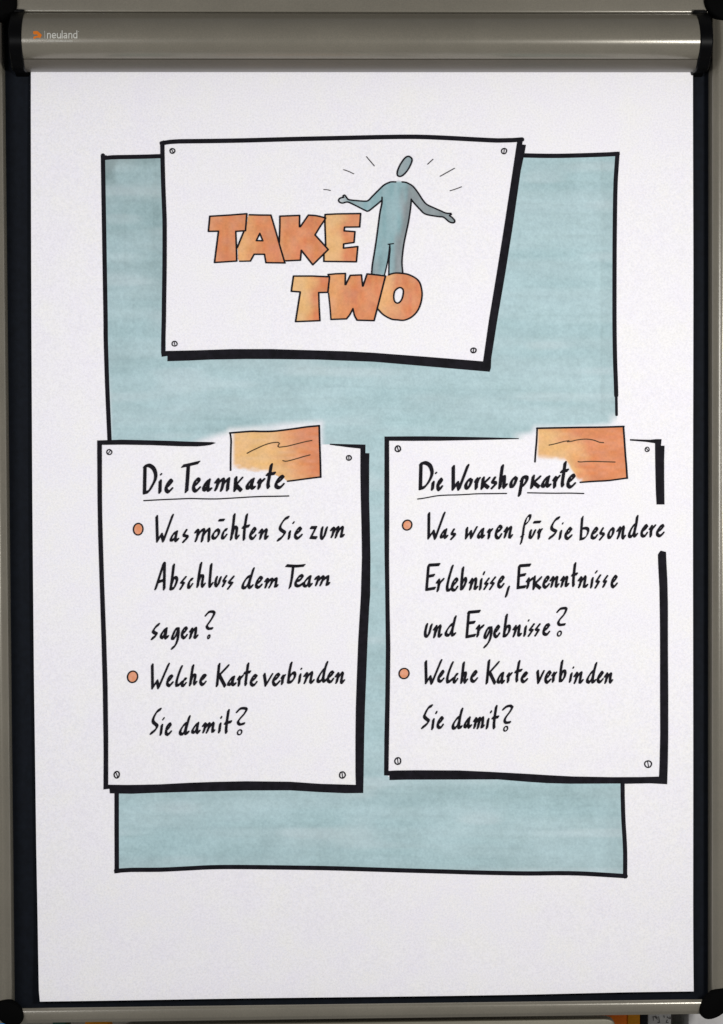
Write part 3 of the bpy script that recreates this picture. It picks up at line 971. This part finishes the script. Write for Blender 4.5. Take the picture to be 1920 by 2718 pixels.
# ---------------------------------------------------------------- handwriting
T = {  # pen paths in a unit box, '|' parts strokes, '!' = sharp corners
 'e': "0.08,0.56 0.55,0.40 0.92,0.14 0.74,0.0 0.36,0.18 0.05,0.58 0.06,0.88 0.36,1.0 0.68,0.90 0.94,0.72",
 'a': "0.80,0.04 0.45,0.22 0.06,0.70 0.08,0.93 0.30,0.96 0.60,0.60 0.80,0.06|!0.82,0.0 0.66,0.62 0.66,0.92 0.76,1.0 1.0,0.84",
 'm': "!0,0.26 0.16,0.08 0.20,0.14 0.13,0.55 0.03,0.98|0.13,0.60 0.36,0.22 0.54,0.05 0.56,0.14 0.48,0.55 0.36,1.0|0.46,0.62 0.70,0.22 0.90,0.0 0.93,0.10 0.86,0.60 0.84,0.92 1.0,0.84",
 'M': "!0,0.26 0.16,0.08 0.20,0.14 0.13,0.55 0.03,0.98|0.13,0.60 0.36,0.22 0.58,0.05 0.60,0.14 0.52,0.55 0.44,1.0|0.52,0.62 0.74,0.22 0.96,0.0 0.98,0.12 0.94,0.55 0.92,1.0",
 'n': "!0,0.30 0.24,0.06 0.28,0.14 0.20,0.55 0.05,1.0|0.18,0.66 0.48,0.24 0.78,0.0 0.84,0.10 0.74,0.55 0.68,0.94 0.80,0.98 1.0,0.84",
 'k': "!0.14,0 0.0,1.0|!1,0.04 0.16,0.56 0.88,0.96",
 'r': "!0,0.26 0.26,0.06 0.30,0.14 0.22,0.55 0.12,1.0|!0.24,0.56 0.60,0.20 1,0.02",
 't': "0.62,0 0.34,0.50 0.16,0.86 0.22,0.98|!0,{b} 1,{c}",
 'o': "0.74,0.02 0.38,0.18 0.04,0.64 0.10,0.96 0.44,0.96 0.84,0.52 0.96,0.12 0.70,0.02",
 'c': "0.98,0.06 0.74,0.06 0.36,0.30 0.04,0.74 0.10,0.97 0.40,0.98 0.92,0.66",
 'h': "0.44,0 0.22,0.46 0.0,1|0.10,0.82 0.44,0.52 0.74,{x} 0.78,0.60 0.64,0.88 0.72,0.98 1,0.88",
 'l': "0.92,0 0.45,0.40 0.08,0.80 0.14,0.98 0.42,0.98 0.98,0.82",
 'L': "0.62,0 0.36,0.44 0.12,0.84 0.22,0.98 0.50,0.98 1,0.86",
 'b': "0.42,0 0.22,0.45 0.04,0.98|0.10,0.78 0.45,0.56 0.82,0.50 0.98,0.62 0.76,0.82 0.42,0.96 0.06,0.99",
 'd': "0.66,0.40 0.42,0.50 0.06,0.80 0.06,0.97 0.28,0.98 0.58,0.76 0.72,0.50|0.98,0 0.78,0.42 0.62,0.84 0.66,0.98 0.90,0.90",
 'u': "0.26,0 0.06,0.60 0.06,0.92 0.24,1 0.54,0.82 1,0.04",
 'v': "!0.0,0 0.14,1 1,0.04",
 's': "!0.66,0 0.16,0.36 0.20,0.44 0.84,0.50 0.86,0.62 0.08,1",
 'z': "!0.12,0.06 0.92,0.04 0.05,0.96 0.90,0.98",
 'S': "1,0 0.66,0.10 0.30,0.34 0.20,0.50 0.42,0.60 0.66,0.68 0.54,0.80 0.30,0.91 0,1",
 'Z': "!1,0 0.18,0.42 0.26,0.48 0.72,0.54 0.0,1",
 'i': "0.84,0 0.14,1",
 '.': "0.9,0 0.1,1",
 '-': "!0,0.7 1,0.3",
 'W': "!0.0,0.03 0.02,1 0.29,0.72 0.40,1 1,0",
 'w': "!0.10,0.06 0.02,0.98 0.46,0.36 0.54,0.98 1,0",
 'A': "!0,1 0.90,0|!0.94,0 0.90,1|!0.34,0.72 0.86,0.66",
 'K': "!0.24,0 0.04,0.98|!1,0.06 0.28,0.50 0.72,1",
 'E': "!0.14,0.05 0.0,0.98|!0.14,0.03 1,0.0|!0.08,0.46 0.58,0.42|!0,1 0.62,0.94",
 'D': "0.06,0.08 0.0,1|0.02,0.05 0.40,0.0 0.78,0.10 0.98,0.30 0.94,0.50 0.70,0.74 0.36,0.93 0.0,1",
 'g': "0.92,0.04 0.56,0.06 0.12,0.38 0.08,0.52 0.30,0.52 0.66,0.32 0.94,0.06|0.96,0.04 0.98,0.26 0.80,0.60 0.50,0.84 0.06,1",
 'p': "!0.38,0.04 0.02,1|0.26,0.20 0.62,0.02 0.94,0.04 0.98,0.16 0.72,0.40 0.32,0.50",
 '?': "0,0.22 0.36,0.04 0.84,0.0 0.98,0.08 0.74,0.36 0.28,0.66 0.10,0.86 0.26,1 0.74,0.96",
 ',': "1,0 0,1",
}
BODY = (6.6, 9.6, 8.4)
HEAD = (9.0, 10.5, 9.6)

def glyph(ink, g, bb, nib, opt):
    nx, ny, r_ = nib
    if g in '.':
        nx, ny, r_ = nx * .6, ny * .6, r_ * .85
    elif g == 'i':
        nx, ny = nx * .92, ny * .92
    elif g in 'oeag':
        nx, ny = nx * .94, ny * .90
    elif g in 'sZ':
        nx, ny, r_ = nx * .8, ny * .7, r_ * 1.14
    elif g == '-':
        nx, ny = nx * .9, ny * .75
    elif g == '?':
        nx, ny = nx * .82, ny * .7
    x0, y0, x1, y1 = bb
    hx, hy = nx + r_, ny + r_
    x0, x1, y0, y1 = x0 + hx, x1 - hx, y0 + hy, y1 - hy
    if x1 < x0: x0 = x1 = (x0 + x1) / 2
    if y1 < y0: y0 = y1 = (y0 + y1) / 2
    nb = pen(r_, nx, ny)
    t = T[g]
    b_ = opt if opt else 0.46
    t = t.replace('{b}', str(b_)).replace('{c}', str(b_ - 0.06)).replace('{x}', str((opt if opt else 0.50)))
    for st in t.split('|'):
        sharp = st.startswith('!')
        jx, jy = min(3.2, 0.045 * (x1 - x0)), min(3.2, 0.03 * (y1 - y0))
        pts = [(x0 + u * (x1 - x0) + random.uniform(-jx, jx), y0 + v * (y1 - y0) + random.uniform(-jy, jy)) for u, v in P(st.lstrip('!'))]
        ink.nib(pts if sharp else cr(pts, 11), nb)

def write(parent, text, crop, nib, spec, extra=None):
    ink = Ink(*crop)
    for item in spec.split(';'):
        a = item.split()
        glyph(ink, a[0], P(a[1])[0] if False else tuple(float(q) for q in a[1].split(',')), nib, float(a[2]) if len(a) > 2 else None)
    if extra:
        extra(ink)
    o = ink.build("lettering", m_ink, parent, 0.0007)
    o["label"] = "handwritten words " + text
    return o

def ring(ink, bb, w=9):
    x0, y0, x1, y1 = bb
    cx, cy, rx, ry = (x0 + x1) / 2, (y0 + y1) / 2, (x1 - x0 - w) / 2, (y1 - y0 - w) / 2
    pts = []
    for i in range(10):
        a = 2 * math.pi * i / 10
        x, y = rx * math.cos(a), ry * math.sin(a)
        pts.append((cx + x - 0.25 * y, cy + y))
    ink.nib(cr(pts, 8, True), pen(w / 2, 2, 2))

# left card
def bar_T1(k):
    k.nib([(502, 108), (560, 96), (672, 70)], pen(5, 13, 15))
    k.nib([(562, 100), (556, 200), (543, 378)], pen(5, 15, 14))
write(team, "Die Teamkarte", (360, 1210), HEAD,
      "D 78,80,238,412;i 242,250,283,404;. 262,183,285,207;e 308,240,408,400;e 596,225,700,392;a 700,235,818,385;M 832,222,1010,382;k 1038,215,1150,388;a 1163,230,1280,365;r 1285,230,1378,362;t 1378,75,1490,357 0.42;e 1472,195,1592,355", bar_T1)
Ink(360, 1210).line("92,474 200,468 300,463 420,458 580,452 720,455 860,456 980,450 1100,443 1230,435 1350,430 1500,428 1625,425", 11).build("underline", m_ink, team, 0.0007)
write(team, "Was", (340, 1350), BODY, "W 293,55,493,362;a 438,225,548,357;s 570,210,655,370")
write(team, "möchten", (340, 1350), BODY, "M 703,198,882,360;o 885,205,985,332;- 955,102,1032,140;c 985,198,1062,333;h 1083,48,1190,337 0.54;t 1205,48,1300,345 0.50;e 1285,193,1370,337;n 1383,205,1498,335")
write(team, "Sie", (530, 1350), BODY, "S 815,72,960,350;i 932,225,975,332;. 982,132,1013,165;e 998,190,1098,330")
write(team, "zum", (530, 1350), BODY, "z 1160,175,1258,327;u 1272,185,1365,332;m 1385,178,1540,320")
write(team, "Abschluss", (390, 1480), BODY, "A 80,42,210,350;b 240,62,340,352;Z 345,190,425,345;c 425,205,500,335;h 527,42,628,325 0.54;L 648,55,710,327;u 712,192,800,318;Z 795,180,858,318;Z 850,190,935,342")
write(team, "dem", (390, 1480), BODY, "d 998,98,1147,340;e 1143,193,1237,334;m 1243,205,1400,330")
def bar_T2(k):
    k.nib(cr([(643, 84), (690, 88), (740, 90), (790, 87), (832, 82)], 12), pen(4.2, 10, 12))
    k.nib([(714, 95), (700, 220), (679, 318)], pen(4.2, 11, 13))
write(team, "Team", (600, 1480), BODY, "e 725,172,835,320;a 812,180,925,320;m 937,180,1110,308", bar_T2)
write(team, "sagen?", (340, 1610), BODY, "S 240,168,347,355;a 335,212,438,350;g 450,208,555,460;e 560,203,642,350;n 645,212,750,346;? 815,35,935,250",
      lambda k: ring(k, (842, 293, 875, 345), 11))
write(team, "Welche", (320, 1740), BODY, "W 325,70,527,357;e 483,193,570,333;l 575,97,668,335;c 640,225,710,338;h 727,90,822,325 0.50;e 833,187,922,322")
write(team, "Karte", (320, 1740), BODY, "K 1003,72,1158,342;a 1127,207,1232,328;r 1235,200,1310,330;t 1305,72,1388,332 0.43;e 1370,192,1462,332")
write(team, "verbinden", (530, 1740), BODY, "v 675,180,785,330;e 768,177,862,328;r 860,193,918,312;b 925,62,1030,304;i 1040,188,1085,302;. 1068,127,1092,152;n 1097,163,1225,302;d 1237,52,1367,293;e 1347,155,1435,297;n 1432,165,1547,303")
write(team, "Sie", (340, 1865), BODY, "S 232,50,360,343;i 333,220,378,348;. 362,150,395,187;e 390,203,473,355")
write(team, "damit?", (340, 1865), BODY, "d 537,127,667,350;a 668,200,772,333;m 785,197,930,328;i 952,205,998,325;. 978,137,1003,172;t 1018,65,1105,337 0.56;? 1145,42,1272,243",
      lambda k: ring(k, (1157, 280, 1213, 345), 12))
# right card
write(work, "Die Workshopkarte", (1090, 1210), HEAD,
      "D 83,55,250,367;i 213,260,258,370;. 257,168,283,194;e 270,230,348,375;W 432,85,625,370;o 565,230,665,360;r 672,222,745,360;k 740,215,850,360;s 842,215,925,355;h 927,88,1030,355 0.50;o 1042,210,1140,348;p 1133,200,1257,437;k 1268,197,1388,355;a 1380,205,1495,343;r 1500,200,1593,352;t 1582,52,1682,340 0.38;e 1647,183,1761,348")
Ink(1090, 1210).line("76,457 130,450 180,441 280,423 380,416 500,413 600,408 700,402 850,400 1016,398", 10.5).build("underline", m_ink, work, 0.0007)
Ink(1300, 1210).line("402,391 550,394 700,396 850,395 997,399", 10.5).build("underline", m_ink, work, 0.0007)
write(work, "Was", (1050, 1350), BODY, "W 337,28,535,330;a 463,207,560,322;s 575,205,648,337")
write(work, "waren", (1050, 1350), BODY, "w 733,183,870,330;a 858,200,953,323;r 968,200,1037,328;e 1045,170,1140,328;n 1142,183,1250,320")
def letter_f(k):
    k.nib(cr([(1330, 368), (1348, 290), (1362, 190), (1385, 110), (1410, 74), (1428, 74), (1424, 110), (1406, 140), (1385, 160)], 11), pen(4.2, 9, 12))
    k.nib([(1330, 294), (1358, 280)], pen(4, 7, 8))
write(work, "für", (1050, 1350), BODY, "u 1405,215,1495,325;- 1455,122,1548,162;r 1500,205,1563,327", letter_f)
write(work, "Sie", (1400, 1350), BODY, "S 218,80,350,330;i 325,225,375,333;. 365,145,385,168;e 390,193,483,335")
def letter_b(k):
    k.nib([(582, 92), (574, 200), (566, 322)], pen(4.2, 10, 13.5))
    k.nib(cr([(580, 215), (610, 206), (640, 215), (645, 245), (628, 290), (600, 315), (568, 322)], 11), pen(4.2, 9, 12))
write(work, "besondere", (1400, 1350), BODY, "e 668,192,757,333;s 755,195,830,338;o 843,193,932,330;n 945,178,1048,330;d 1063,65,1185,315;e 1195,160,1285,312;r 1285,165,1370,308;e 1362,160,1463,307", letter_b)
write(work, "Erlebnisse,", (1110, 1480), BODY, "E 78,55,237,358;r 188,210,280,368;l 287,70,383,370;e 343,207,432,363;b 440,92,523,350;n 535,205,640,347;i 640,215,688,347;. 682,142,713,187;Z 690,205,760,347;Z 750,195,828,345;e 835,185,923,333;, 918,293,975,423")
write(work, "Erkenntnisse", (1300, 1480), BODY, "E 283,62,443,337;r 380,200,467,332;k 450,187,560,348;e 557,187,642,335;n 635,187,742,323;n 745,187,848,318;t 862,45,940,317 0.52;n 930,187,1045,328;i 1060,205,1107,328;. 1112,133,1148,170;Z 1110,178,1185,328;Z 1190,185,1258,322;e 1278,178,1362,327")
write(work, "und", (1110, 1600), BODY, "u 60,213,158,375;n 155,225,262,375;d 278,130,415,362")
write(work, "Ergebnisse?", (1110, 1600), BODY, "E 503,72,663,375;r 610,220,703,370;g 685,240,790,483;e 795,228,873,375;b 893,115,990,370;n 998,225,1103,365;i 1110,235,1158,363;. 1160,172,1183,200;Z 1160,215,1240,363;Z 1228,213,1303,358;e 1312,210,1408,355;? 1463,40,1590,250",
      lambda k: ring(k, (1472, 292, 1523, 358), 12))
write(work, "Welche", (1040, 1740), BODY, "W 345,37,537,308;e 483,147,565,293;l 570,58,665,298;c 643,175,710,297;h 722,60,812,300 0.52;e 830,148,918,290")
write(work, "Karte", (1260, 1740), BODY, "K 108,38,268,308;a 230,165,325,305;r 332,170,405,293;t 418,45,510,292 0.50;e 483,162,570,293")
write(work, "verbinden", (1260, 1740), BODY, "v 652,148,747,300;e 737,155,818,302;r 812,163,878,288;b 888,38,978,285;i 992,172,1045,290;. 1035,112,1057,140;n 1045,160,1160,300;d 1173,68,1305,302;e 1292,158,1375,300;n 1368,172,1472,298")
write(work, "Sie", (1100, 1860), BODY, "S 68,35,200,300;i 175,178,220,310;. 220,103,247,142;e 233,157,318,303")
write(work, "damit?", (1100, 1860), BODY, "d 390,70,525,308;a 515,160,612,298;m 620,160,748,300;i 752,178,800,300;. 800,97,825,132;t 818,38,903,305 0.54;? 930,35,1052,247",
      lambda k: ring(k, (942, 262, 993, 325), 12))

# bullets
def bullet(ox, oy, cx, cy, rx, ry, tilt, parent):
    pts = []
    for i in range(18):
        a = 2 * math.pi * i / 18
        x, y = (rx - 7) * math.cos(a), (ry - 7) * math.sin(a)
        pts.append((cx + x * math.cos(tilt) - y * math.sin(tilt), cy + x * math.sin(tilt) + y * math.cos(tilt)))
    q = [(ox + x / 3.995, oy + y / 3.995) for x, y in pts]
    o = paint("bullet_dot", [q], [], 1.4, lambda X, Y: 0.82 + 0.18 * vnoise(X, Y, 6, 6, 3), one, m_dot, parent)
    k = Ink(ox, oy)
    k.nib(cr(pts, 9, True), pen(7.5))
    k.build("ring", m_ink, parent, 0.0007)
bullet(340, 1350, 111, 217, 57, 69, 0.12, team)
bullet(320, 1740, 131, 223, 60, 68, 0.25, team)
bullet(1050, 1350, 124, 174, 55, 61, 0.45, work)
bullet(1040, 1740, 131, 189, 59, 62, 0.5, work)

# ------------------------------------------------------------------ things seen under the bottom rail
YS = 0.10
def standing(name, pxa, pxb, depth, mat_, label, cat, y=YS, top=2660, bev=0.001, group=None):
    a, c = at(pxa, 2710, y).x, at(pxb, 2710, y).x
    t = at(960, top, y).z
    v = empty(name, ((a + c) / 2, y + depth / 2, Z_SHELF))
    o = box("cover", a, c, y, y + depth, Z_SHELF, t, None, mat_, bev, 2)
    adopt(o, v)
    tag(v, label, cat, group)
    return v

standing("cardboard_box", 1620, 1664.6, 0.12, m_or1, "deep orange box end standing beside the tray corner", "box")
standing("cardboard_box", 1666, 1699.4, 0.12, m_or2, "amber box end between the deep orange box and the black binder", "box")
standing("ring_binder", 1700, 1719.5, 0.16, m_binder, "black binder spine between amber box and white note card", "binder")
card = standing("note_card", 1720.5, 1782, 0.004, m_white, "white card with small dark handwriting behind the bottom rail", "card")
marks = Ink(1720, 2568, 8.11)
class Back(Ink):
    def build(self, name, mat, parent, y):
        v, f = union(self.polys)
        o = mesh_obj(name, [at(a, c, y) for a, c in v], f, None, mat)
        if sum(p.normal.y for p in o.data.polygons) > 0:
            o.data.flip_normals()
        return adopt(o, parent)
k = Back(1720, 2568, 8.11)
for q in ("115,1065 118,1140", "105,1068 150,1058", "165,1050 170,1090 205,1080", "190,1060 200,1125", "235,1060 250,1180", "215,1185 255,1182", "345,1040 355,1075", "420,1060 440,1090 490,1095", "480,1060 485,1110", "420,1130 395,1180 440,1190"):
    k.line(q, 12)
k.build("lettering", m_pencil, card, YS - 0.0006)
standing("white_box", 1828, 1990, 0.14, m_boxw, "white box end at the right below the black corner joint", "box")
standing("blue_folder", -70, 22, 0.03, m_bluep, "blue plastic folder peeking out beside the lower left corner joint", "folder", YS, 2690)
standing("marker_box", 140, 176, 0.05, m_green, "dark green marker box under the left end of the bottom rail", "box", YS, 2690)
standing("marker_box", 226, 288, 0.05, m_or2, "amber marker box under the left end of the bottom rail", "box", YS, 2690)
